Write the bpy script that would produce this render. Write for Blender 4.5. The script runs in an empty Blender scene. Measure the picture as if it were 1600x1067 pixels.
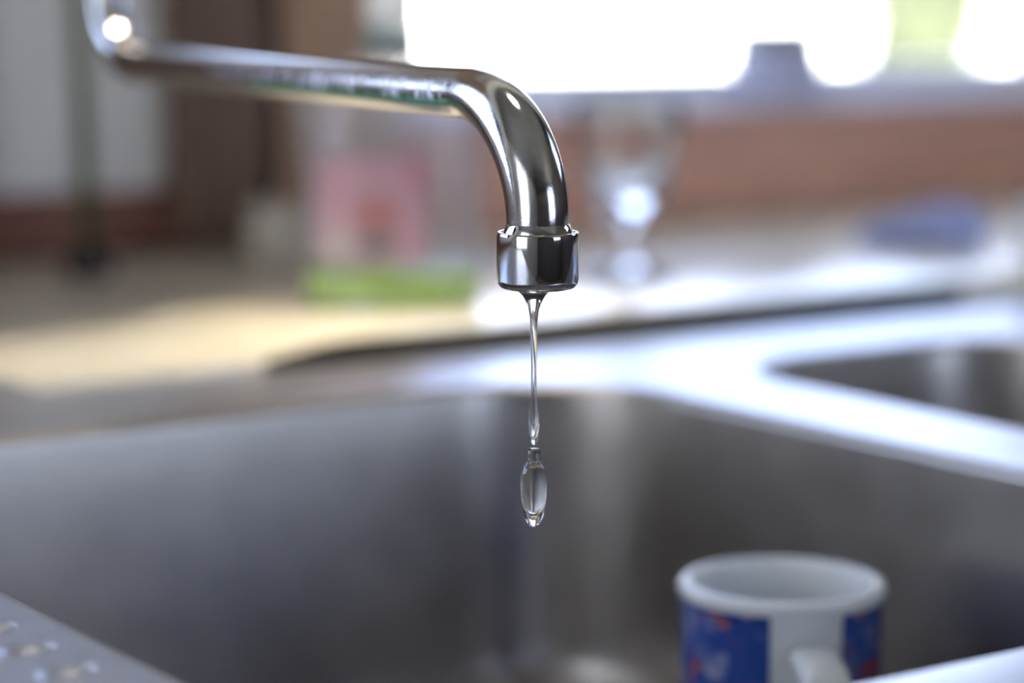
import bpy, bmesh, math, random
from mathutils import Vector, Matrix, noise
random.seed(4)
S = bpy.context.scene
COL = S.collection
R = math.radians
Z0 = 0.900                      # height of the sink deck

# ------------------------------------------------------------------ camera
cd = bpy.data.cameras.new('camera'); cam = bpy.data.objects.new('camera', cd); COL.objects.link(cam)
cam.location = (0, 0, Z0 + 0.171)
cam.rotation_euler = (R(90 - 8.33), 0, -math.atan2(0.568, 0.823))
cd.lens = 85; cd.sensor_width = 36
cd.clip_start = 0.02; cd.clip_end = 800
cd.dof.use_dof = True; cd.dof.focus_distance = 0.706; cd.dof.aperture_fstop = 3.7
S.camera = cam

# ------------------------------------------------------------------ sky, sun, exposure
w = bpy.data.worlds.new('sky'); S.world = w; w.use_nodes = True
wt = w.node_tree; wt.nodes.clear()
wo = wt.nodes.new('ShaderNodeOutputWorld'); bg = wt.nodes.new('ShaderNodeBackground')
tc = wt.nodes.new('ShaderNodeTexCoord'); sp = wt.nodes.new('ShaderNodeSeparateXYZ')
rp = wt.nodes.new('ShaderNodeValToRGB')
rp.color_ramp.elements[0].position = 0.0; rp.color_ramp.elements[0].color = (0.70, 0.77, 1.0, 1)
rp.color_ramp.elements[1].position = 0.6; rp.color_ramp.elements[1].color = (0.42, 0.56, 0.98, 1)
wt.links.new(tc.outputs['Generated'], sp.inputs[0]); wt.links.new(sp.outputs['Z'], rp.inputs[0])
wt.links.new(rp.outputs[0], bg.inputs[0]); wt.links.new(bg.outputs[0], wo.inputs[0])
bg.inputs[1].default_value = 3.2
sd = bpy.data.lights.new('sun', 'SUN'); sun = bpy.data.objects.new('sun', sd); COL.objects.link(sun)
sd.energy = 26; sd.angle = R(0.6); sd.color = (1.0, 0.94, 0.82)
sun.rotation_euler = (R(38), 0, R(-20)); sun.location = (0, 0, 8)
S.view_settings.view_transform = 'Standard'; S.view_settings.look = 'None'
S.view_settings.gamma = 1; S.view_settings.use_curve_mapping = False
S.view_settings.exposure = 1.1
S.cycles.use_denoising = True
S.cycles.max_bounces = 14; S.cycles.diffuse_bounces = 6; S.cycles.transparent_max_bounces = 16
S.cycles.sample_clamp_indirect = 12

def portal(name, loc, sx, sz, rot):
    l = bpy.data.lights.new(name, 'AREA'); l.shape = 'RECTANGLE'; l.size = sx; l.size_y = sz
    l.cycles.is_portal = True
    o = bpy.data.objects.new(name, l); COL.objects.link(o); o.location = loc; o.rotation_euler = rot
portal('portal_main', (1.256, 1.575, 1.46), 0.75, 0.95, (R(-90), 0, 0))
portal('portal_left', (-0.40, 1.575, 1.555), 1.20, 0.99, (R(-90), 0, 0))
portal('portal_high', (0.615, 1.575, 1.32), 0.17, 0.16, (R(-90), 0, 0))
portal('portal_right', (2.435, 0.70, 1.75), 0.60, 0.60, (R(-90), 0, R(-90)))
portal('portal_side', (-1.735, 0.20, 1.575), 1.20, 1.45, (R(-90), 0, R(90)))
portal('portal_front', (1.50, -2.335, 1.625), 1.20, 1.25, (R(90), 0, 0))

# ------------------------------------------------------------------ helpers
def tag(o, label=None, cat=None, group=None, kind=None):
    if label: o['label'] = label
    if cat: o['category'] = cat
    if group: o['group'] = group
    if kind: o['kind'] = kind
    return o
def empty(name, loc=(0, 0, 0), label=None, cat=None, group=None):
    o = bpy.data.objects.new(name, None); COL.objects.link(o); o.location = loc
    o.empty_display_size = 0.02
    return tag(o, label, cat, group)
def link(name, bm, m, parent=None, smooth=True, angle=None):
    me = bpy.data.meshes.new(name)
    bmesh.ops.recalc_face_normals(bm, faces=bm.faces[:])
    if smooth:
        for f in bm.faces: f.smooth = True
        if angle:
            for e in bm.edges:
                if len(e.link_faces) == 2 and e.calc_face_angle(0) > R(angle): e.smooth = False
    bm.to_mesh(me); bm.free()
    o = bpy.data.objects.new(name, me); COL.objects.link(o)
    if m: me.materials.append(m)
    if parent: o.parent = parent
    return o
def box(bm, x0, x1, y0, y1, z0, z1, bev=0.0, seg=2):
    r = bmesh.ops.create_cube(bm, size=1)
    vs = r['verts']
    for v in vs:
        v.co = Vector(((x0 + x1) / 2 + v.co.x * (x1 - x0), (y0 + y1) / 2 + v.co.y * (y1 - y0), (z0 + z1) / 2 + v.co.z * (z1 - z0)))
    if bev:
        es = list({e for v in vs for e in v.link_edges})
        bmesh.ops.bevel(bm, geom=es, offset=bev, segments=seg, profile=0.5, affect='EDGES')
def boxo(name, dims, m, parent=None, bev=0.001, kind=None):
    bm = bmesh.new(); box(bm, *dims, bev=bev)
    o = link(name, bm, m, parent, True, 40)
    if kind: o['kind'] = kind
    return o
def lathe(bm, prof, seg=48, c=(0, 0, 0), ex=1.0, ey=1.0, rfun=None, axis=None):
    rings = []
    for (r, z) in prof:
        if r < 1e-6:
            rings.append([bm.verts.new((c[0], c[1], c[2] + z))])
        else:
            ring = []
            for i in range(seg):
                a = 2 * math.pi * i / seg
                rr = r * (rfun(a, z) if rfun else 1)
                ring.append(bm.verts.new((c[0] + rr * ex * math.cos(a), c[1] + rr * ey * math.sin(a), c[2] + z)))
            rings.append(ring)
    for a, b in zip(rings, rings[1:]):
        if len(a) == 1 and len(b) == 1: continue
        for i in range(seg):
            j = (i + 1) % seg
            if len(a) == 1: bm.faces.new((a[0], b[i], b[j]))
            elif len(b) == 1: bm.faces.new((a[i], a[j], b[0]))
            else: bm.faces.new((a[i], a[j], b[j], b[i]))
def tube(bm, pts, rad, seg=32, caps=True):
    pts = [Vector(p) for p in pts]; n = len(pts)
    if not hasattr(rad, '__len__'): rad = [rad] * n
    tang = [(pts[min(i + 1, n - 1)] - pts[max(i - 1, 0)]).normalized() for i in range(n)]
    t = tang[0]; up = Vector((1, 0, 0)) if abs(t.x) < 0.8 else Vector((0, 1, 0))
    nrm = (up - t * up.dot(t)).normalized()
    rings = []
    for i in range(n):
        t = tang[i]; nrm = (nrm - t * nrm.dot(t)).normalized(); b = t.cross(nrm)
        rings.append([bm.verts.new(pts[i] + (nrm * math.cos(2 * math.pi * k / seg) + b * math.sin(2 * math.pi * k / seg)) * rad[i]) for k in range(seg)])
    for a, c in zip(rings, rings[1:]):
        for k in range(seg):
            j = (k + 1) % seg; bm.faces.new((a[k], a[j], c[j], c[k]))
    if caps:
        bm.faces.new(rings[0]); bm.faces.new(rings[-1][::-1])

def lump(bm, c, sx_, sy_, sz_, seed, amp=0.25, sub=4):
    r = bmesh.ops.create_icosphere(bm, subdivisions=sub, radius=1)
    for v in r['verts']:
        n = noise.fractal(v.co * 1.6 + Vector((seed, seed, 0)), 1.0, 2.0, 4) * amp
        p = v.co * (1 + n); z = max(p.z, -0.55)
        v.co = Vector((c[0] + p.x * sx_, c[1] + p.y * sy_, c[2] + (z + 0.55) * sz_))

# ------------------------------------------------------------------ materials
def mat(name, col, rough=0.5, metal=0.0, nscale=None, namt=0.12, rvar=0.0, bump=0.0, bscale=200, trans=0.0, ior=1.45, stretch=(1, 1, 1), spec=None, sss=0):
    m = bpy.data.materials.new(name); m.use_nodes = True
    nt = m.node_tree; b = nt.nodes['Principled BSDF']
    b.inputs['Base Color'].default_value = (*col, 1); b.inputs['Roughness'].default_value = rough
    b.inputs['Metallic'].default_value = metal; b.inputs['Transmission Weight'].default_value = trans
    b.inputs['IOR'].default_value = ior
    if spec is not None: b.inputs['Specular IOR Level'].default_value = spec
    t = nt.nodes.new('ShaderNodeTexCoord'); mp = nt.nodes.new('ShaderNodeMapping'); mp.inputs['Scale'].default_value = stretch
    nt.links.new(t.outputs['Object'], mp.inputs[0])
    if nscale:
        n = nt.nodes.new('ShaderNodeTexNoise'); n.inputs['Scale'].default_value = nscale; n.inputs['Detail'].default_value = 4
        nt.links.new(mp.outputs[0], n.inputs['Vector'])
        r = nt.nodes.new('ShaderNodeValToRGB')
        r.color_ramp.elements[0].position = 0.3; r.color_ramp.elements[1].position = 0.7
        r.color_ramp.elements[0].color = (*[max(0, c * (1 - namt)) for c in col], 1)
        r.color_ramp.elements[1].color = (*[min(1, c * (1 + namt)) for c in col], 1)
        nt.links.new(n.outputs[0], r.inputs[0]); nt.links.new(r.outputs[0], b.inputs['Base Color'])
        if rvar:
            q = nt.nodes.new('ShaderNodeMapRange'); q.inputs[3].default_value = max(0, rough - rvar); q.inputs[4].default_value = rough + rvar
            nt.links.new(n.outputs[0], q.inputs[0]); nt.links.new(q.outputs[0], b.inputs['Roughness'])
    if bump:
        n2 = nt.nodes.new('ShaderNodeTexNoise'); n2.inputs['Scale'].default_value = bscale; n2.inputs['Detail'].default_value = 3
        nt.links.new(mp.outputs[0], n2.inputs['Vector'])
        bp = nt.nodes.new('ShaderNodeBump'); bp.inputs['Strength'].default_value = bump; bp.inputs['Distance'].default_value = 0.001
        nt.links.new(n2.outputs[0], bp.inputs['Height']); nt.links.new(bp.outputs[0], b.inputs['Normal'])
    return m
M = {}
M['steel'] = mat('brushed_steel', (0.55, 0.56, 0.60), 0.40, 1.0, 60, 0.06, 0.05, 0.05, 900, stretch=(1, 1, 1))
M['bowl_steel'] = mat('bowl_steel', (0.475, 0.445, 0.41), 0.36, 1.0, 40, 0.06, 0.05, 0.04, 700)
M['chrome'] = mat('chrome', (0.66, 0.66, 0.67), 0.05, 1.0, 300, 0.04, 0.03)
M['dark_metal'] = mat('aerator_mesh', (0.18, 0.18, 0.18), 0.4, 0.8, 900, 0.3)
M['wall_white'] = mat('white_plaster', (0.74, 0.72, 0.67), 0.6, 0, 9, 0.05, 0, 0.05, 60)
M['wall_wood'] = mat('wall_boards', (0.075, 0.06, 0.05), 0.6, 0, 8, 0.25, 0, 0, 10, stretch=(8, 8, 0.6))
M['ceil'] = mat('ceiling_boards', (0.17, 0.165, 0.16), 0.7, 0, 6, 0.15)
M['wood'] = mat('brown_wood', (0.66, 0.37, 0.265), 0.5, 0, 14, 0.22, 0, 0.1, 90, stretch=(0.6, 3, 9))
M['wood_red'] = mat('red_brown_wood', (0.20, 0.085, 0.050), 0.55, 0, 14, 0.25, 0, 0.1, 90, stretch=(0.6, 3, 9))
M['wood_post'] = mat('dark_post_wood', (0.175, 0.110, 0.072), 0.6, 0, 16, 0.3, 0, 0.1, 90, stretch=(9, 3, 0.6))
M['wood_jamb'] = mat('jamb_wood', (0.46, 0.29, 0.18), 0.5, 0, 16, 0.15, 0, 0.1, 90, stretch=(9, 3, 0.6))
M['worktop'] = mat('beige_worktop', (0.58, 0.51, 0.39), 0.4, 0, 30, 0.18, 0.05, 0, 10)
M['board'] = mat('cream_laminate', (0.84, 0.78, 0.62), 0.22, 0, 30, 0.05, ior=1.75)
M['edge'] = mat('edge_shade', (0.06, 0.055, 0.04), 0.8, 0, 40, 0.15, spec=0.15)  # dark base colour paints shade on the board's front edge
M['floor'] = mat('floor_boards', (0.30, 0.21, 0.14), 0.5, 0, 5, 0.3, 0, 0, 10, stretch=(6, 0.8, 1))
M['cabinet'] = mat('cabinet_paint', (0.45, 0.38, 0.30), 0.5, 0, 8, 0.1)
M['frame'] = mat('frame_paint', (0.80, 0.80, 0.88), 0.45, 0, 12, 0.06)
M['ceramic'] = mat('white_ceramic', (0.78, 0.80, 0.80), 0.16, 0, 20, 0.03)
M['water'] = mat('water', (1, 1, 1), 0.0, 0, trans=1.0, ior=1.333)
M['glass'] = mat('clear_glass', (0.97, 0.98, 1.0), 0.03, 0, trans=1.0, ior=1.48)
M['bottle'] = mat('clear_plastic', (0.92, 0.93, 0.99), 0.07, 0, trans=0.91, ior=1.40)
M['liquid'] = mat('green_soap', (0.50, 0.86, 0.0), 0.10, 0, trans=0.1, ior=1.34)
M['cap'] = mat('pale_cap', (0.70, 0.74, 0.76), 0.35, 0, 40, 0.05)
M['neckm'] = mat('grey_neck', (0.18, 0.23, 0.25), 0.35, 0, 40, 0.08)
M['green'] = mat('green_rod', (0.10, 0.125, 0.045), 0.5, 0, 30, 0.15)
M['black'] = mat('dark_foot', (0.03, 0.03, 0.03), 0.6, 0, 60, 0.3)
M['cloth_blue'] = mat('blue_cloth', (0.40, 0.45, 0.72), 0.85, 0, 90, 0.2, 0, 0.4, 700)
M['cream'] = mat('cream_glaze', (0.62, 0.56, 0.45), 0.4, 0, 40, 0.08)
M['jar'] = mat('grey_jar', (0.50, 0.52, 0.68), 0.35, 0, 40, 0.08)
M['jar_lid'] = mat('grey_lid', (0.17, 0.19, 0.24), 0.4, 0, 40, 0.08)
M['ground'] = mat('pale_gravel', (0.82, 0.79, 0.68), 0.9, 0, 0.4, 0.08)
M['leaf'] = mat('bush_leaf', (0.050, 0.058, 0.027), 0.6, 0, 3, 0.35)
M['bark'] = mat('bark', (0.12, 0.08, 0.05), 0.9, 0, 6, 0.3)

def nodes(m): return m.node_tree, m.node_tree.nodes['Principled BSDF']
# thin window glass: clear with a fresnel sheen
m = bpy.data.materials.new('window_glass'); m.use_nodes = True; nt = m.node_tree; nt.nodes.clear()
o_ = nt.nodes.new('ShaderNodeOutputMaterial'); mx = nt.nodes.new('ShaderNodeMixShader'); tr = nt.nodes.new('ShaderNodeBsdfTransparent')
gl = nt.nodes.new('ShaderNodeBsdfGlossy'); fr = nt.nodes.new('ShaderNodeFresnel'); fr.inputs[0].default_value = 1.3
tr.inputs[0].default_value = (0.96, 0.98, 0.97, 1); gl.inputs['Roughness'].default_value = 0.02
nt.links.new(fr.outputs[0], mx.inputs[0]); nt.links.new(tr.outputs[0], mx.inputs[1]); nt.links.new(gl.outputs[0], mx.inputs[2]); nt.links.new(mx.outputs[0], o_.inputs[0])
M['pane'] = m
# frosted grey glass for the side window
m = bpy.data.materials.new('frosted_glass'); m.use_nodes = True; nt = m.node_tree; nt.nodes.clear()
o_ = nt.nodes.new('ShaderNodeOutputMaterial'); tl = nt.nodes.new('ShaderNodeBsdfTranslucent'); tl.inputs[0].default_value = (0.42, 0.44, 0.48, 1)
mx = nt.nodes.new('ShaderNodeMixShader'); tr = nt.nodes.new('ShaderNodeBsdfTransparent'); tr.inputs[0].default_value = (0.9, 0.92, 0.95, 1)
mx.inputs[0].default_value = 0.12; nt.links.new(tl.outputs[0], mx.inputs[1]); nt.links.new(tr.outputs[0], mx.inputs[2]); nt.links.new(mx.outputs[0], o_.inputs[0])
M['frosted'] = m
# spout chrome with limescale spots and a thin green line painted along its flank
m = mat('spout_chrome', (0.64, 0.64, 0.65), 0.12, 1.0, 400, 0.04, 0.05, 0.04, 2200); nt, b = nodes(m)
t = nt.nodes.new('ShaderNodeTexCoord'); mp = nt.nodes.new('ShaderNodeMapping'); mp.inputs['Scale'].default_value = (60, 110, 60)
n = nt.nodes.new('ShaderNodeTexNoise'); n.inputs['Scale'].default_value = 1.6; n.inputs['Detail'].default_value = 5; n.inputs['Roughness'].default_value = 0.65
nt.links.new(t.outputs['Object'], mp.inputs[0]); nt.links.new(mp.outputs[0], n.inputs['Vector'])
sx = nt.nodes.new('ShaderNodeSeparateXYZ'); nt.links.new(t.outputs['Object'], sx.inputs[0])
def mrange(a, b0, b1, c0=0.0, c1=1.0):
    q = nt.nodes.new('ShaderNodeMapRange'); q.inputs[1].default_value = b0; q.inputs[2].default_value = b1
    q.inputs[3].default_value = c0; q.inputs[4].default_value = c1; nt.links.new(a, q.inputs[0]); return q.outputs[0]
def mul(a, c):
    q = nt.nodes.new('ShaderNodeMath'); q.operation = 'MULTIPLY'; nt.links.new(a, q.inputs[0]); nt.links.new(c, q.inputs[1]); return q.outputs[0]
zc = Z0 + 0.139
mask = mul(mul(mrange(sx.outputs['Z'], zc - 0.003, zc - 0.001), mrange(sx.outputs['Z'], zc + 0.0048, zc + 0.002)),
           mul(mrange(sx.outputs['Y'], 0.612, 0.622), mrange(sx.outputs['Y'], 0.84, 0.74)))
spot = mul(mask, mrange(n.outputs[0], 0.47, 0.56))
green_line = mul(mul(mrange(sx.outputs['Z'], zc - 0.0046, zc - 0.0036), mrange(sx.outputs['Z'], zc - 0.0008, zc - 0.0020)),
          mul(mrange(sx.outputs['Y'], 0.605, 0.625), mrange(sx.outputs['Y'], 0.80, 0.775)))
green_line = mul(green_line, mrange(n.outputs[0], 0.25, 0.50, 0.45, 0.9))
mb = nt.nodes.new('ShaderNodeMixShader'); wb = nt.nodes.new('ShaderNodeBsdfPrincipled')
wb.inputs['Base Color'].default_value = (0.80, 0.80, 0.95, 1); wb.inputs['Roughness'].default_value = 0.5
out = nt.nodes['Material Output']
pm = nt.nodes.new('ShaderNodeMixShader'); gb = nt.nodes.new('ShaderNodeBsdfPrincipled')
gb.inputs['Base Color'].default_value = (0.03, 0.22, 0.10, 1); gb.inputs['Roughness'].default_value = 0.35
nt.links.new(green_line, pm.inputs[0]); nt.links.new(b.outputs[0], pm.inputs[1]); nt.links.new(gb.outputs[0], pm.inputs[2])
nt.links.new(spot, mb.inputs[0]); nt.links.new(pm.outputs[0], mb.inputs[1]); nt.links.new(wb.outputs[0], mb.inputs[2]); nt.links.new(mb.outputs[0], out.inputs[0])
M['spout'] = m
# mug print: blue transfer with pale, red and orange blotches
m = mat('mug_print', (0.028, 0.075, 0.33), 0.2); nt, b = nodes(m)
t = nt.nodes.new('ShaderNodeTexCoord')
def blot(scale, lo, hi, seed):
    mp = nt.nodes.new('ShaderNodeMapping'); mp.inputs['Location'].default_value = (seed, seed * 2, seed * 3)
    nt.links.new(t.outputs['Object'], mp.inputs[0])
    n = nt.nodes.new('ShaderNodeTexNoise'); n.inputs['Scale'].default_value = scale; n.inputs['Detail'].default_value = 2
    nt.links.new(mp.outputs[0], n.inputs['Vector'])
    q = nt.nodes.new('ShaderNodeMapRange'); q.inputs[1].default_value = lo; q.inputs[2].default_value = hi; nt.links.new(n.outputs[0], q.inputs[0])
    return q.outputs[0]
prev = None
for (scale, lo, hi, seed, c) in ((55, 0.52, 0.66, 1.3, (0.16, 0.20, 0.42)), (75, 0.60, 0.70, 4.1, (0.35, 0.38, 0.55)), (80, 0.62, 0.68, 7.7, (0.30, 0.05, 0.07)), (85, 0.65, 0.70, 9.2, (0.60, 0.16, 0.02))):
    x = nt.nodes.new('ShaderNodeMix'); x.data_type = 'RGBA'
    nt.links.new(blot(scale, lo, hi, seed), x.inputs[0])
    if prev: nt.links.new(prev, x.inputs[6])
    else: x.inputs[6].default_value = (0.028, 0.075, 0.33, 1)
    x.inputs[7].default_value = (*c, 1); prev = x.outputs[2]
nt.links.new(prev, b.inputs['Base Color']); M['print'] = m
# pink label with a darker motif low in the middle
m = mat('pink_label', (0.44, 0.27, 0.34), 0.5); nt, b = nodes(m)
t = nt.nodes.new('ShaderNodeTexCoord')
prev = None
def spotmask(cx, cz, rx, rz):
    mp = nt.nodes.new('ShaderNodeMapping'); mp.vector_type = 'POINT'
    mp.inputs['Location'].default_value = (-cx / rx, 0, -cz / rz); mp.inputs['Scale'].default_value = (1 / rx, 0, 1 / rz)
    nt.links.new(t.outputs['Object'], mp.inputs[0])
    v = nt.nodes.new('ShaderNodeVectorMath'); v.operation = 'LENGTH'; nt.links.new(mp.outputs[0], v.inputs[0])
    q = nt.nodes.new('ShaderNodeMapRange'); q.inputs[1].default_value = 1.1; q.inputs[2].default_value = 0.85; nt.links.new(v.outputs['Value'], q.inputs[0])
    return q.outputs[0]
for (cx, cz, rx, rz, c) in ((-0.026, 0.034, 0.010, 0.009, (0.42, 0.36, 0.37)), (-0.006, 0.048, 0.012, 0.010, (0.36, 0.17, 0.18)), (-0.006, 0.034, 0.011, 0.005, (0.15, 0.15, 0.16)), (0.014, 0.070, 0.004, 0.010, (0.46, 0.20, 0.28))):
    x = nt.nodes.new('ShaderNodeMix'); x.data_type = 'RGBA'
    nt.links.new(spotmask(cx, cz, rx, rz), x.inputs[0])
    if prev: nt.links.new(prev, x.inputs[6])
    else: x.inputs[6].default_value = (0.44, 0.27, 0.34, 1)
    x.inputs[7].default_value = (*c, 1); prev = x.outputs[2]
nt.links.new(prev, b.inputs['Base Color']); M['label'] = m

# ------------------------------------------------------------------ the room
XL, XR, YB, YF, ZC = -1.6, 2.3, 1.437, -2.2, 2.45
def struct(name, dims, m, bev=0): return boxo(name, dims, m, None, bev, 'structure')
struct('floor', (XL - .12, XR + .12, YF - .12, YB + .12, -0.05, 0.0), M['floor'])
struct('ceiling', (XL - .12, XR + .12, YF - .12, YB + .12, ZC, ZC + 0.06), M['ceil'])
WX0, WX1, WZ0, WZ1 = 0.882, 1.630, Z0 + 0.085, 1.94       # main window opening
LX0, LX1, LZ0, LZ1 = -1.00, 0.20, 1.06, 2.05             # second window, further left
VX0, VX1, VZ0, VZ1 = 0.53, 0.70, Z0 + 0.34, Z0 + 0.50       # unseen high window, added to give the left deck a bluish sheen
bm = bmesh.new()
for d in ((XL, LX0, 0, ZC), (LX0, LX1, 0, LZ0), (LX0, LX1, LZ1, ZC), (LX1, VX0, 0, ZC), (VX0, VX1, 0, VZ0), (VX0, VX1, VZ1, ZC), (VX1, WX0, 0, ZC), (WX0, WX1, 0, WZ0), (WX0, WX1, WZ1, ZC), (WX1, XR, 0, ZC)):
    box(bm, d[0], d[1], YB, YB + 0.12, d[2], d[3])
link('wall_back', bm, M['wall_white'], None, False)['kind'] = 'structure'
SY0, SY1, SZ0, SZ1 = -0.40, 0.80, 0.85, 2.30              # window in the left wall
FX0, FX1, FZ0, FZ1 = 0.90, 2.10, 1.00, 2.25              # window behind the viewer
bm = bmesh.new()
for d in ((YF, SY0, 0, ZC), (SY0, SY1, 0, SZ0), (SY0, SY1, SZ1, ZC), (SY1, YB + .12, 0, ZC)): box(bm, XL - .12, XL, d[0], d[1], d[2], d[3])
link('wall_left', bm, M['wall_white'], None, False)['kind'] = 'structure'
bm = bmesh.new()
for d in ((XL, FX0, 0, ZC), (FX0, FX1, 0, FZ0), (FX0, FX1, FZ1, ZC), (FX1, XR, 0, ZC)): box(bm, d[0], d[1], YF - .12, YF, d[2], d[3])
link('wall_front', bm, M['wall_wood'], None, False)['kind'] = 'structure'
RY0, RY1, RZ0, RZ1 = 0.40, 1.00, 1.45, 2.05               # window in the right wall
bm = bmesh.new()
for d in ((YF, RY0, 0, ZC), (RY0, RY1, 0, RZ0), (RY0, RY1, RZ1, ZC), (RY1, YB + .12, 0, ZC)): box(bm, XR, XR + .12, d[0], d[1], d[2], d[3])
link('wall_right', bm, M['wall_wood'], None, False)['kind'] = 'structure'
def window(name, x0, x1, z0, z1, fm, place=None, glazing='pane'):
    root = empty(name, ((x0 + x1) / 2, YB + 0.07, z0)); root['kind'] = 'structure'
    inv = Matrix.Translation(-root.location)
    def part(n, d, mm, bev=0.002):
        bm = bmesh.new(); box(bm, *d, bev=bev); bm.transform(inv); return link(n, bm, mm, root, True, 40)
    t = 0.035
    part('bottom_rail', (x0, x1, YB + .05, YB + .09, z0, z0 + 0.022), fm)
    part('top_rail', (x0, x1, YB + .05, YB + .09, z1 - t, z1), fm)
    part('stile', (x0, x0 + t * .5, YB + .05, YB + .09, z0 + 0.022, z1 - t), fm)
    part('stile', (x1 - t, x1, YB + .05, YB + .09, z0 + 0.022, z1 - t), fm)
    if place: root.location, root.rotation_euler = (place[0], place[1], z0), (0, 0, place[2])
    part('pane', (x0 + t * .5, x1 - t, YB + .068, YB + .072, z0 + 0.022, z1 - t), M[glazing], 0)
window('window_1', WX0, WX1, WZ0, WZ1, M['frame'])
window('window_2', LX0, LX1, LZ0, LZ1, M['frame'])
window('added_window_5', VX0, VX1, VZ0, VZ1, M['frame'])
window('window_3', SY0, SY1, SZ0, SZ1, M['frame'], (XL - .07, (SY0 + SY1) / 2, R(90)), 'frosted')
window('window_6', RY0, RY1, RZ0, RZ1, M['frame'], (XR + .07, (RY0 + RY1) / 2, R(-90)))
window('window_4', FX0, FX1, FZ0, FZ1, M['frame'], ((FX0 + FX1) / 2, YF - .07, R(180)))
struct('trim_1', (0.868, 1.80, YB - 0.012, YB - 0.0005, Z0, Z0 + 0.078), M['wood'], 0.002)         # board under the window
struct('trim_2', (0.868, 1.80, YB - 0.022, YB + 0.05, Z0 + 0.0785, Z0 + 0.0855), M['frame'], 0.002)  # sill board
struct('trim_3', (0.793, 0.888, YB - 0.020, YB - 0.0005, Z0, 2.02), M['wood_jamb'], 0.002)          # left jamb
struct('trim_4', (0.713, 0.777, YB - 0.030, YB - 0.0005, Z0, 2.02), M['wood_post'], 0.003)          # dark post
struct('trim_5', (0.777, 0.793, YB - 0.004, YB - 0.0005, Z0, 2.02), M['black'], 0)                  # dark joint between them
struct('trim_6', (XL, 0.713, YB - 0.014, YB - 0.0005, Z0, Z0 + 0.041), M['wood_red'], 0.002)        # upstand on the left
struct('trim_7', (1.632, 1.72, YB - 0.020, YB - 0.0005, Z0 + 0.09, 2.02), M['wood_jamb'], 0.002)    # right jamb
struct('trim_8', (0.793, 1.72, YB - 0.020, YB - 0.0005, WZ1, 2.02), M['wood_jamb'], 0.002)

struct('added_trim_9', (0.215, 0.580, YB - 0.010, YB - 0.0005, Z0 + 0.041, Z0 + 0.335), M['wood_post'], 0.002)   # unseen dark boards, added to darken the reflection along the spout

# ------------------------------------------------------------------ outdoors
bm = bmesh.new(); box(bm, -150, 220, -150, 300, -0.12, -0.055)
tag(link('ground', bm, M['ground'], None, False), kind='structure')
def bush(x, y, h, r, label, seed):
    root = empty('bush', (x, y, -0.055), label, 'bush')
    rnd = random.Random(seed); bm = bmesh.new()
    for i in range(900):
        d = Vector((rnd.gauss(0, 1), rnd.gauss(0, 1), rnd.gauss(0, 1))).normalized() * rnd.uniform(0.55, 1)
        p = Vector((d.x * r, d.y * r, h * 0.55 + d.z * h * 0.45))
        a = Vector((rnd.gauss(0, 1), rnd.gauss(0, 1), rnd.gauss(0, 1))).normalized(); b = a.orthogonal().normalized()
        l = r * 0.16; vs = [bm.verts.new(p + a * l), bm.verts.new(p + b * l * .5), bm.verts.new(p - a * l), bm.verts.new(p - b * l * .5)]
        bm.faces.new(vs)
    lump(bm, (0, 0, h * 0.14), r * .82, r * .82, h * 0.38, seed, 0.35, 3)
    tag(link('foliage', bm, M['leaf'], root, False), kind='stuff')
    bm = bmesh.new(); tube(bm, [(0, 0, 0), (0.02, 0, h * 0.3), (0, 0.03, h * 0.6)], [r * .09, r * .07, r * .04], 8)
    link('trunk', bm, M['bark'], root)
bush(14.1, 14.5, 2.3, 0.62, 'green bush outside beyond the right half of the window', 3)

# ------------------------------------------------------------------ worktop and cabinet
def outline(x0, x1, y0, y1, r, n=10):
    pts = []
    for (cx, cy, a0) in ((x1 - r, y1 - r, 0), (x0 + r, y1 - r, 90), (x0 + r, y0 + r, 180), (x1 - r, y0 + r, 270)):
        for i in range(n + 1):
            a = R(a0 + 90 * i / n); pts.append((cx + r * math.cos(a), cy + r * math.sin(a)))
    return pts
def ring(bm, pts, z): return [bm.verts.new((x, y, z)) for x, y in pts]
def bridge(bm, a, b):
    n = len(a)
    for i in range(n): bm.faces.new((a[i], a[(i + 1) % n], b[(i + 1) % n], b[i]))
def loop_edges(bm, a):
    es = []
    for i in range(len(a)):
        e = bm.edges.get((a[i], a[(i + 1) % len(a)])) or bm.edges.new((a[i], a[(i + 1) % len(a)])); es.append(e)
    return es
def plate(bm, loops, z):
    rs = [ring(bm, l, z) for l in loops]; es = []
    for r_ in rs: es += loop_edges(bm, r_)
    bmesh.ops.triangle_fill(bm, edges=es, use_beauty=True, use_dissolve=False)
    return rs
bm = bmesh.new()
lo = [outline(-0.9, 1.9, 0.372, YB - 0.001, 0.004, 2), outline(0.245, 0.905, 0.412, 0.885, 0.03, 4)]
a = plate(bm, lo, Z0 - 0.0015); b = plate(bm, lo, Z0 - 0.040)
for p, q in zip(a, b): bridge(bm, p, q)
tag(link('worktop', bm, M['worktop'], None, False), 'beige kitchen worktop around and behind the steel sink', 'worktop')
root = empty('base_cabinet', (0.5, 0.9, 0), 'painted base cabinet under the beige worktop', 'cabinet')
inv = Matrix.Translation((-0.5, -0.9, 0))
def cab(n, d):
    bm = bmesh.new(); box(bm, *d, bev=0.002); bm.transform(inv); return link(n, bm, M['cabinet'], root, True, 40)
cab('side_panel', (-0.88, -0.862, 0.42, YB - 0.01, 0.0, 0.86)); cab('side_panel', (1.862, 1.88, 0.42, YB - 0.01, 0.0, 0.86))
cab('bottom_panel', (-0.862, 1.862, 0.42, YB - 0.01, 0.09, 0.108)); cab('plinth', (-0.862, 1.862, 0.46, 0.478, 0.0, 0.09))
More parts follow.
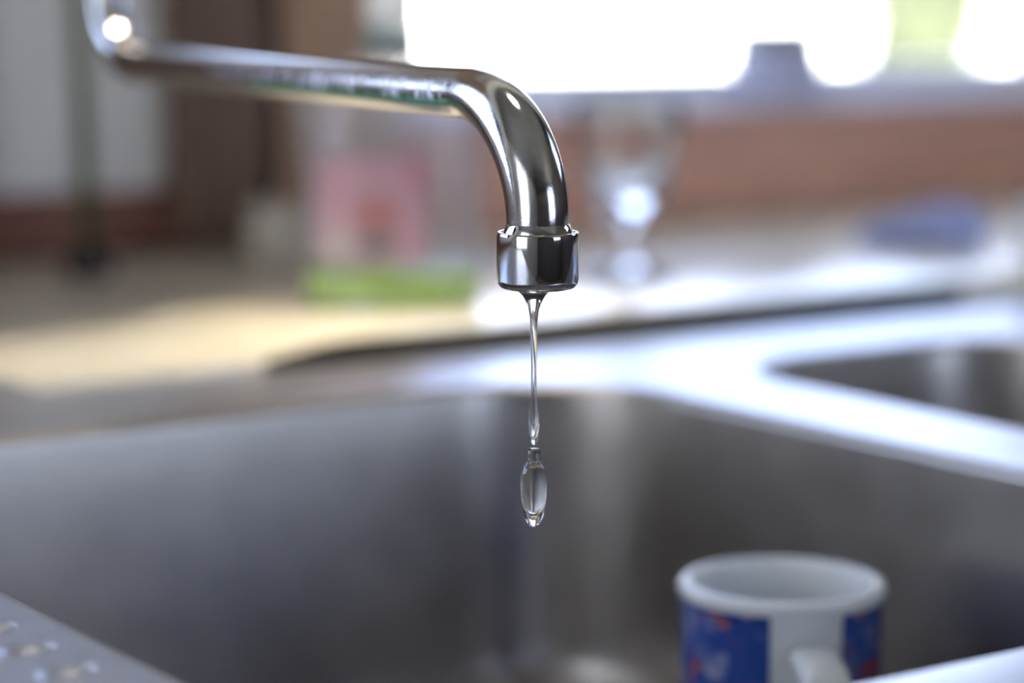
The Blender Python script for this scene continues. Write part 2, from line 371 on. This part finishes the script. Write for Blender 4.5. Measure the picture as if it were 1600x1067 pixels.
for i in range(4):
    x = -0.878 + i * 0.69; d = cab('door', (x, x + 0.686, 0.401, 0.419, 0.10, 0.855))
    bm = bmesh.new(); tube(bm, [(x + .62, .401, .62), (x + .62, .375, .62), (x + .62, .375, .74), (x + .62, .401, .74)], 0.005, 10); bm.transform(inv)
    link('handle', bm, M['chrome'], d)

# ------------------------------------------------------------------ sink
sink = empty('sink', (0, 0, Z0), 'stainless steel double bowl kitchen sink with bumped drainer', 'sink')
def bowl(bm, x0, x1, y0, y1, rc, depth, f, draft=0.006, rb=0.030):
    def o(e): return outline(x0 - e, x1 + e, y0 - e, y1 + e, rc + e, 14)
    hole = o(f + 0.003)
    rings = []
    for i in range(0, 8):
        a_ = R(90 * i / 7); rings.append((f * (1 - math.sin(a_)), -f * (1 - math.cos(a_))))
    for k in range(1, 7): rings.append((-draft * k / 6, -f - (depth - f - rb) * k / 6))
    for i in range(1, 9):
        a_ = R(90 * i / 8); rings.append((-draft - rb * (1 - math.cos(a_)), -(depth - rb) - rb * math.sin(a_)))
    rs = [ring(bm, o(e), z) for e, z in rings]
    return hole, rs, -depth
bm = bmesh.new()
B1 = (0.266, 0.633, 0.433, 0.861); B2 = (0.696, 0.880, 0.560, 0.846)
bowls = []
h1, r1, z1 = bowl(bm, *B1, 0.070, 0.145, 0.005)
h2, r2, z2 = bowl(bm, *B2, 0.055, 0.120, 0.005)
DX0, DX1, DY0, DY1 = -0.62, 1.20, 0.378, 1.140
out0 = outline(DX0, DX1, DY0, DY1, 0.02, 6)
rs = plate(bm, [out0, h1, h2], 0.0)
bridge(bm, rs[1], r1[0]); bridge(bm, rs[2], r2[0])
e1 = ring(bm, outline(DX0 - .0012, DX1 + .0012, DY0 - .0012, DY1 + .0012, 0.021, 6), -0.0004)
e2 = ring(bm, outline(DX0 - .0016, DX1 + .0016, DY0 - .0016, DY1 + .0016, 0.0215, 6), -0.0014)
bridge(bm, rs[0], e1); bridge(bm, e1, e2)
link('deck', bm, M['steel'], sink)
me = sink
def bowl_obj(dims, rc, depth, dx, dy):
    bm = bmesh.new(); h, r_, z = bowl(bm, *dims, rc, depth, 0.005)
    for p, q in zip(r_, r_[1:]): bridge(bm, p, q)
    cx, cy = dx, dy; prev = r_[-1]
    for k in (0.6, 0.25):
        nxt = [bm.verts.new((cx + (v.co.x - cx) * k, cy + (v.co.y - cy) * k, z - 0.004 * (1 - k))) for v in r_[-1]]
        bridge(bm, prev, nxt); prev = nxt
    c = bm.verts.new((cx, cy, z - 0.0045))
    for i in range(len(prev)): bm.faces.new((prev[i], prev[(i + 1) % len(prev)], c))
    o = link('bowl', bm, M['bowl_steel'], sink)
    bm = bmesh.new(); lathe(bm, [(0, -.001), (.018, -.001), (.022, .002), (.040, .003), (.043, .001), (.043, -.003)], 32, (cx, cy, z - 0.003))
    link('drain', bm, M['chrome'], o)
    return o
bowl_obj(B1, 0.070, 0.145, 0.42, 0.62)
bowl_obj(B2, 0.055, 0.120, 0.79, 0.70)
# glossy cream board behind the bowls; thin at the left end, front-edge shade painted as a dark strip
bm = bmesh.new()
prof = [(0.950, 0.0), (0.950, 0.0085), (0.951, 0.0103), (0.954, 0.0110), (1.096, 0.0110), (1.099, 0.0100), (1.100, 0.0)]
prev = None
for (x, k) in ((0.412, 0.15), (0.414, 0.22), (0.47, 0.3), (0.52, 0.5), (0.550, 0.9), (0.57, 1.0), (0.8, 1), (1.198, 1.0)):
    cur = []
    for y, z in prof:
        yy = y + (0.030 * min(1, max(0, (x - 0.60) / 0.1)) if y > 1.0 else 0)
        cur.append(bm.verts.new((x, yy, Z0 + 0.0002 + z * k)))
    if prev:
        for i in range(len(cur) - 1): bm.faces.new((prev[i], prev[i + 1], cur[i + 1], cur[i]))
        bm.faces.new((prev[-1], prev[0], cur[0], cur[-1]))
    else: bm.faces.new(cur[::-1])
    prev = cur
bm.faces.new(prev)
board = tag(link('ledge_board', bm, M['board'], None, True, 50), 'glossy cream ledge board along the back of the sink, with shade painted on its front edge', 'board')
bm = bmesh.new(); prev = None
for (x, k) in ((0.520, .45), (0.550, .9), (0.570, 1.0), (0.955, 1.0)):
    cur = [bm.verts.new((x, y, Z0 + .0004 + z * k)) for y, z in ((.9472, .0002), (.9472, .0104), (.9506, .0104), (.9506, .0002))]
    if prev:
        for i in range(4): bm.faces.new((prev[i], prev[(i + 1) % 4], cur[(i + 1) % 4], cur[i]))
    else: bm.faces.new(cur)
    prev = cur
bm.faces.new(prev); tag(link('shade_strip', bm, M['edge'], board, False), 'dark strip painting shade along the front edge')
# drainer bumps: ovals embossed in the left deck, in rows
bm = bmesh.new(); lathe(bm, [(.0085, -.0002), (.0078, .0003), (.0062, .0010), (.0042, .0015), (.0020, .0018), (0, .0018)], 24, (0, 0, 0), 1.0, 0.75)
bump = link('embossed_bump', bm, M['steel'], sink); bump.location = (0.244, 0.475, 0)
for k in range(12):
    for i in range(17):
        if i == k == 0: continue
        c = bump.copy(); COL.objects.link(c); c.location = (0.244 - 0.036 * k, 0.475 + 0.0255 * i, 0)

# ------------------------------------------------------------------ tap
AX = Vector((0.1307, 0.9912, 0)); P0 = Vector((0.406, 0.575, 0))
tap = empty('tap', (0.406, 0.575, Z0 + 0.084), 'chrome swan neck kitchen tap with dripping spout over the large bowl', 'tap')
ti = Matrix.Translation(-tap.location)
ztop, zarm = Z0 + 0.1005, Z0 + 0.139
pts, rad = [], []
pts.append(P0 + Vector((0, 0, ztop - 0.004))); rad.append(0.0092)
pts.append(P0 + Vector((0, 0, ztop + 0.001))); rad.append(0.0092)
zb = ztop + 0.0025; H = 0.047; Vv = zarm - zb
for i in range(0, 25):
    a = R(90 * i / 24)
    ph = a
    pts.append(P0 + AX * (H * (1 - math.cos(ph))) + Vector((0, 0, zb + Vv * math.sin(ph))))
    u = i / 24; rad.append(0.0092 + 0.0003 * math.sin(math.pi * u) - 0.0013 * max(0, (u - .45) / .55) ** 1.5)
for s in (0.06, 0.09, 0.14, 0.2, 0.26, 0.31, 0.350, 0.367):
    pts.append(P0 + AX * s + Vector((0, 0, zarm))); rad.append(0.0079)
for i in range(1, 13):
    a = R(90 * i / 12); pts.append(P0 + AX * (0.367 + 0.036 * math.sin(a)) + Vector((0, 0, zarm + 0.036 * (1 - math.cos(a))))); rad.append(0.0080)
zr = zarm + 0.036 + 0.09
pts.append(P0 + AX * 0.403 + Vector((0, 0, zr))); rad.append(0.008)
for i in range(1, 13):
    a = R(90 * i / 12); pts.append(P0 + AX * (0.403 + 0.036 * (1 - math.cos(a))) + Vector((0, 0, zr + 0.036 * math.sin(a)))); rad.append(0.008)
zm = zr + 0.036
pts.append(P0 + AX * 0.79 + Vector((0, 0, zm))); rad.append(0.008)
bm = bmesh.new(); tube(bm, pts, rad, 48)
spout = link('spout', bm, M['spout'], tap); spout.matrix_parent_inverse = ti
# collar ring and aerator housing
cx, cy = P0.x, P0.y
bm = bmesh.new()
lathe(bm, [(.0088, .0025), (.0093, .0022), (.0098, .0008), (.0106, -.0010), (.0106, -.0030), (.0090, -.0030)], 64, (cx, cy, ztop))
link('spout_flange', bm, M['chrome'], tap, True, 50).matrix_parent_inverse = ti
bm = bmesh.new(); zb0 = Z0 + 0.0838
lathe(bm, [(.0106, .0140), (.0108, .0162), (.0112, .0166), (.0117, .0166), (.0120, .0163), (.0121, .0155), (.0121, .0026), (.0118, .0014), (.0110, .0004), (.0100, .0), (.0094, .0002), (.0092, .0008), (.0092, .0030), (0, .0030)], 72, (cx, cy, zb0))
link('aerator', bm, M['chrome'], tap, True, 50).matrix_parent_inverse = ti
bm = bmesh.new(); lathe(bm, [(0, .0012), (.0091, .0012), (.0091, .0028), (0, .0028)], 48, (cx, cy, zb0))
link('aerator_mesh', bm, M['dark_metal'], tap, True, 40).matrix_parent_inverse = ti
# mixer body on the wall, above the frame
mp_ = P0 + AX * 0.80
def cyl_x(x0, x1, y, z, r_, seg=32):
    bm = bmesh.new(); tube(bm, [(x0, y, z), (x0 + .004, y, z), (x1 - .004, y, z), (x1, y, z)], [r_ * .9, r_, r_, r_ * .9], seg); return bm
link('mixer_body', cyl_x(mp_.x - .10, mp_.x + .10, mp_.y, zm, 0.022), M['chrome'], tap, True, 40).matrix_parent_inverse = ti
for s in (-1, 1):
    bm = bmesh.new(); x = mp_.x + s * 0.075
    tube(bm, [(x, mp_.y, zm), (x, YB - .008, zm), (x, YB - .008, zm), (x, YB - .0006, zm)], [.012, .012, .030, .032], 32)
    link('wall_union', bm, M['chrome'], tap, True, 40).matrix_parent_inverse = ti
    k = link('knob', cyl_x(mp_.x + s * .12 - .018, mp_.x + s * .12 + .018, mp_.y, zm, 0.020), M['chrome'], tap, True, 40); k.matrix_parent_inverse = ti

# ------------------------------------------------------------------ water
wx, wy = cx - 0.0009, cy + 0.0006
zc_ = Z0 + 0.171
bm = bmesh.new()
lathe(bm, [(0, -.0868), (.0070, -.0868), (.0060, -.0874), (.0046, -.0882), (.0034, -.0894), (.0024, -.0912), (.0016, -.0935), (.0012, -.0960), (.0010, -.100), (.00085, -.108), (.0008, -.116),
           (.0009, -.1195), (.0013, -.1225), (.0016, -.1255), (.00155, -.1285), (.0013, -.1315), (.0009, -.1335), (0, -.1342)], 32, (wx, wy, zc_))
tag(link('water_stream', bm, M['water']), 'thin clear trickle of water hanging from the tap mouth', 'water')
bm = bmesh.new()
lathe(bm, [(0, -.1350), (.0014, -.1350), (.0019, -.1354), (.0020, -.1375), (.0021, -.1392), (.0028, -.1402), (.0035, -.1412), (.0038, -.1428), (.0039, -.1460), (.0037, -.1500), (.0033, -.1532), (.0026, -.1560), (.0018, -.1577), (.0010, -.1585), (0, -.1588)], 40, (wx, wy, zc_))
tag(link('water_drop', bm, M['water']), 'long falling water drop below the trickle', 'drop')

# ------------------------------------------------------------------ mug in the bowl
MX, MY = 0.560, 0.641; MZ = Z0 - 0.1478; MH = 0.1085
HA = math.atan2(-MY, -MX) + R(17)          # the handle points at the viewer, a little to the right
mug = empty('mug', (MX, MY, MZ), 'white and blue printed ceramic mug standing in the large sink bowl', 'mug')
prof = [(0, 0.0015), (.024, .0015), (.026, 0), (.029, .0005), (.0325, .004), (.0350, .012), (.0354, .05), (.0354, .098), (.0358, .102), (.0372, MH - .0035), (.0374, MH - .0015), (.0366, MH), (.0345, MH + .0006), (.0322, MH), (.0308, MH - .002), (.0306, MH - .006), (.0312, MH - .012), (.0316, .05), (.0315, .012), (.028, .006), (0, .0055)]
bm = bmesh.new(); lathe(bm, prof, 64); link('body', bm, M['ceramic'], mug)
# the printed wrap leaves a white stripe under the handle
bm = bmesh.new(); n = 80; prev = None
zs = [0.013, 0.03, 0.05, 0.07, 0.085, 0.098, 0.102, 0.1042]
gap = R(21)
for i in range(n + 1):
    a = HA + R(-2) + gap + (2 * math.pi - 2 * gap) * i / n
    def rr(z): return 0.0350 + min(1, max(0, (z - .012) / .03)) * .0004 + max(0, z - .098) / .004 * .0004 + max(0, z - .102) * .3 + 0.00035
    cur = [bm.verts.new((rr(z) * math.cos(a), rr(z) * math.sin(a), z)) for z in zs]
    if prev:
        for k in range(len(zs) - 1): bm.faces.new((prev[k], cur[k], cur[k + 1], prev[k + 1]))
    prev = cur
link('printed_wrap', bm, M['print'], mug)
bm = bmesh.new(); d = Vector((math.cos(HA), math.sin(HA), 0)); hp = []
for i in range(17):
    a = R(-88 + 176 * i / 16)
    hp.append(d * (0.0345 + 0.029 * math.cos(a) ** 0.7 if math.cos(a) > 0 else 0.0345) + Vector((0, 0, 0.060 + 0.030 * math.sin(a))))
side = Vector((-d.y, d.x, 0)); prev = None
for i, p in enumerate(hp):
    t = (hp[min(i + 1, 16)] - hp[max(i - 1, 0)]).normalized(); nn = t.cross(side).normalized()
    cur = [bm.verts.new(p + side * 0.0083 * math.copysign(abs(math.cos(q)) ** .6, math.cos(q)) + nn * 0.0042 * math.copysign(abs(math.sin(q)) ** .6, math.sin(q))) for q in [2 * math.pi * k / 16 for k in range(16)]]
    if prev:
        for k in range(16): bm.faces.new((prev[k], prev[(k + 1) % 16], cur[(k + 1) % 16], cur[k]))
    prev = cur
link('handle', bm, M['ceramic'], mug)

# ------------------------------------------------------------------ things on the ledge
ZL = Z0 + 0.0113
VROT = -math.atan2(0.568, 0.823)
bottle = empty('soap_bottle', (0.6423, 1.0377, ZL), 'clear dish soap bottle with pink label and a little green liquid', 'bottle')
bottle.rotation_euler.z = VROT
EY = 0.58
outer = [(.0430, .0), (.0455, .003), (.0465, .012), (.0460, .035), (.0450, .060), (.0465, .080), (.0490, .096), (.0475, .106), (.0400, .115), (.0270, .122), (.0150, .126)]
bm = bmesh.new()
def bottle_prof(bm, prof, seg=48, shrink=0.0):
    rings = []
    for (r_, z) in prof:
        k = max(0, min(1, (r_ - .0140) / .02)); ey = 1 + (EY - 1) * k
        rings.append([bm.verts.new(((r_ - shrink) * math.copysign(abs(math.cos(q)) ** .85, math.cos(q)), (r_ * ey - shrink) * math.copysign(abs(math.sin(q)) ** .85, math.sin(q)), z)) for q in [2 * math.pi * i / seg for i in range(seg)]])
    for a, b in zip(rings, rings[1:]): bridge(bm, a, b)
    return rings
ra = bottle_prof(bm, outer); rb_ = bottle_prof(bm, [(r_, max(z, .0015)) for r_, z in outer], shrink=0.0012)
bridge(bm, ra[-1], rb_[-1]); bm.faces.new(ra[0]); bm.faces.new(rb_[0])
link('bottle_body', bm, M['bottle'], bottle)
bm = bmesh.new(); rl = bottle_prof(bm, [(.0425, .0018), (.0452, .004), (.0462, .012), (.0461, .0185)], shrink=0.0016)
bm.faces.new(rl[0]); bm.faces.new(rl[-1]); link('liquid', bm, M['liquid'], bottle, True, 50)
bm = bmesh.new(); lathe(bm, [(.0135, .1262), (.0140, .128), (.0140, .1405), (.0130, .1415), (0, .1415)], 40); link('neck', bm, M['neckm'], bottle, True, 50)
bm = bmesh.new(); lathe(bm, [(.0125, .1420), (.0130, .1425), (.0130, .160), (.0115, .164), (.0060, .166), (.0060, .178), (.0045, .180), (0, .180)], 40); link('cap', bm, M['cap'], bottle, True, 40)
# label bent round the front
bm = bmesh.new(); prev = None; lx0, lx1 = -0.037, 0.0185
for i in range(25):
    x = lx0 + (lx1 - lx0) * i / 24; cur = []
    e = min(i, 24 - i)
    for z in (0.025 + (0.004 if e == 0 else 0), 0.035, 0.05, 0.065, 0.078 - (0.004 if e == 0 else 0)):
        r_ = 0.0452 if z < .07 else 0.0462; k = max(0, 1 - (abs(x) / r_) ** (2 / .85)) ** (.85 / 2)
        cur.append(bm.verts.new((x, -(r_ * EY * k + 0.0012), z)))
    if prev:
        for k in range(4): bm.faces.new((prev[k], cur[k], cur[k + 1], prev[k + 1]))
    prev = cur
link('label', bm, M['label'], bottle)

glass = empty('stemmed_glass', (0.803, 1.052, ZL), 'small clear stemmed glass standing behind the tap', 'glass')
def flute(a, z): return 1 + (0.05 * abs(math.cos(4 * a)) - 0.03 if 0.044 < z < 0.075 else 0)
bm = bmesh.new()
lathe(bm, [(0, .0), (.0225, .0), (.0238, .001), (.0238, .0030), (.019, .0058), (.012, .0092), (.0060, .0130), (.0042, .018), (.0040, .026), (.0052, .031), (.0110, .0345), (.0165, .0400), (.0205, .048), (.0245, .062), (.0285, .080), (.0315, .0975), (.0310, .0985), (.0303, .0975), (.0268, .080), (.0222, .064), (.0180, .0545), (.0130, .0500), (.0070, .0482), (0, .0478)], 60, rfun=flute)
link('glass_body', bm, M['glass'], glass)

bm = bmesh.new(); lump(bm, (0, 0, 0), .027, .022, .018, 2.2); lump(bm, (-.030, .006, 0), .022, .020, .011, 5.0)
o = link('dish_cloth', bm, M['cloth_blue']); o.location = (1.072, 1.080, ZL); o.rotation_euler.z = VROT
tag(o, 'crumpled blue dish cloth lying at the back of the sink ledge', 'cloth')

cup = empty('small_cup', (1.045, 0.966, ZL), 'small white cup at the right end of the sink ledge', 'cup')
bm = bmesh.new(); lathe(bm, [(0, .001), (.012, .001), (.013, 0), (.0145, .001), (.0175, .012), (.0190, .026), (.0195, .035), (.0188, .0358), (.0182, .035), (.0175, .026), (.0160, .013), (.012, .004), (0, .0035)], 40)
link('cup_body', bm, M['ceramic'], cup)

pot = empty('cream_pot', (0.748, 1.350, Z0 - 0.0012), 'small cream pot on the worktop behind the soap bottle', 'pot')
bm = bmesh.new(); lathe(bm, [(0, .001), (.012, .001), (.013, 0), (.016, .003), (.0185, .014), (.0165, .026), (.0145, .030), (.0155, .034), (.0160, .0355), (.0148, .0355), (.0135, .030), (.0155, .024), (.016, .012), (.012, .004), (0, .003)], 40)
link('pot_body', bm, M['cream'], pot)

rod = empty('green_rod', (0.612, 1.335, Z0 - 0.0012), 'slim green upright rod with dark foot before the white wall', 'rod')
bm = bmesh.new(); tube(bm, [(0, 0, .012), (-.001, .004, .15), (-.003, .010, .30), (-.006, .018, .52)], [.0055, .0055, .0052, .005], 20); link('rod_shaft', bm, M['green'], rod)
bm = bmesh.new(); lathe(bm, [(0, 0), (.014, 0), (.0155, .002), (.015, .009), (.010, .014), (.0056, .020), (0, .020)], 32); link('foot', bm, M['black'], rod, True, 50)

jar = empty('sill_jar', (1.262, 1.462, Z0 + 0.0857), 'squat grey jar with dark lid on the window sill', 'jar')
bm = bmesh.new(); lathe(bm, [(0, 0), (.034, 0), (.0375, .003), (.0385, .015), (.0380, .036), (.0350, .041), (.0330, .043), (0, .043)], 40); link('jar_body', bm, M['jar'], jar, True, 50)
bm = bmesh.new(); lathe(bm, [(0, .0432), (.0350, .0432), (.0358, .0445), (.0355, .056), (.034, .058), (0, .058)], 40); link('lid', bm, M['jar_lid'], jar, True, 50)


# ------------------------------------------------------------------ unseen shelf and warm lamp, added above the frame to brighten the board
shelf = empty('added_shelf', (0.50, YB - 0.001, Z0 + 0.52), 'unseen wooden shelf added to carry the warm lamp', 'shelf')
bm = bmesh.new(); box(bm, -0.34, 0.34, -0.50, 0, 0, 0.022, bev=0.002); link('shelf_board', bm, M['wood_jamb'], shelf, True, 40)
for x in (-0.28, 0.28):
    bm = bmesh.new(); box(bm, x - .01, x + .01, -0.40, 0, -0.03, 0, bev=0.002); link('bracket', bm, M['wood_post'], shelf, True, 40)
lamp = empty('added_strip_lamp', (0.565, 0.990, Z0 + 0.52), 'unseen warm strip lamp added to brighten the cream board', 'lamp')
bm = bmesh.new(); box(bm, -0.18, 0.18, -0.025, 0.025, -0.018, 0, bev=0.003); link('housing', bm, M['cap'], lamp, True, 40)
l = bpy.data.lights.new('added_strip_light', 'AREA'); l.shape = 'RECTANGLE'; l.size = 0.34; l.size_y = 0.03; l.energy = 0.17; l.color = (1.0, 0.88, 0.68); l.spread = R(42)
o = bpy.data.objects.new('added_strip_light', l); COL.objects.link(o); o.parent = lamp; o.location = (0, 0, -0.019)

# ------------------------------------------------------------------ unseen ceiling lamp, added to brighten the drainer bumps
cl = empty('added_ceiling_lamp', (0.74, 0.95, ZC), 'round unseen ceiling lamp added to light the drainer bumps', 'lamp')
bm = bmesh.new(); lathe(bm, [(0, -.0005), (.150, -.0005), (.152, -.012), (.146, -.030), (.140, -.030), (.140, -.026), (0, -.026)], 40); link('housing', bm, M['cap'], cl, True, 40)
em = bpy.data.materials.new('added_lamp_diffuser'); em.use_nodes = True; eb = em.node_tree.nodes['Principled BSDF']
eb.inputs['Base Color'].default_value = (0.8, 0.8, 0.8, 1); eb.inputs['Emission Color'].default_value = (1.0, 0.95, 0.88, 1); eb.inputs['Emission Strength'].default_value = 5.0
bm = bmesh.new(); lathe(bm, [(.139, -.027), (.135, -.036), (.110, -.050), (.060, -.060), (0, -.063)], 40); link('diffuser', bm, em, cl)
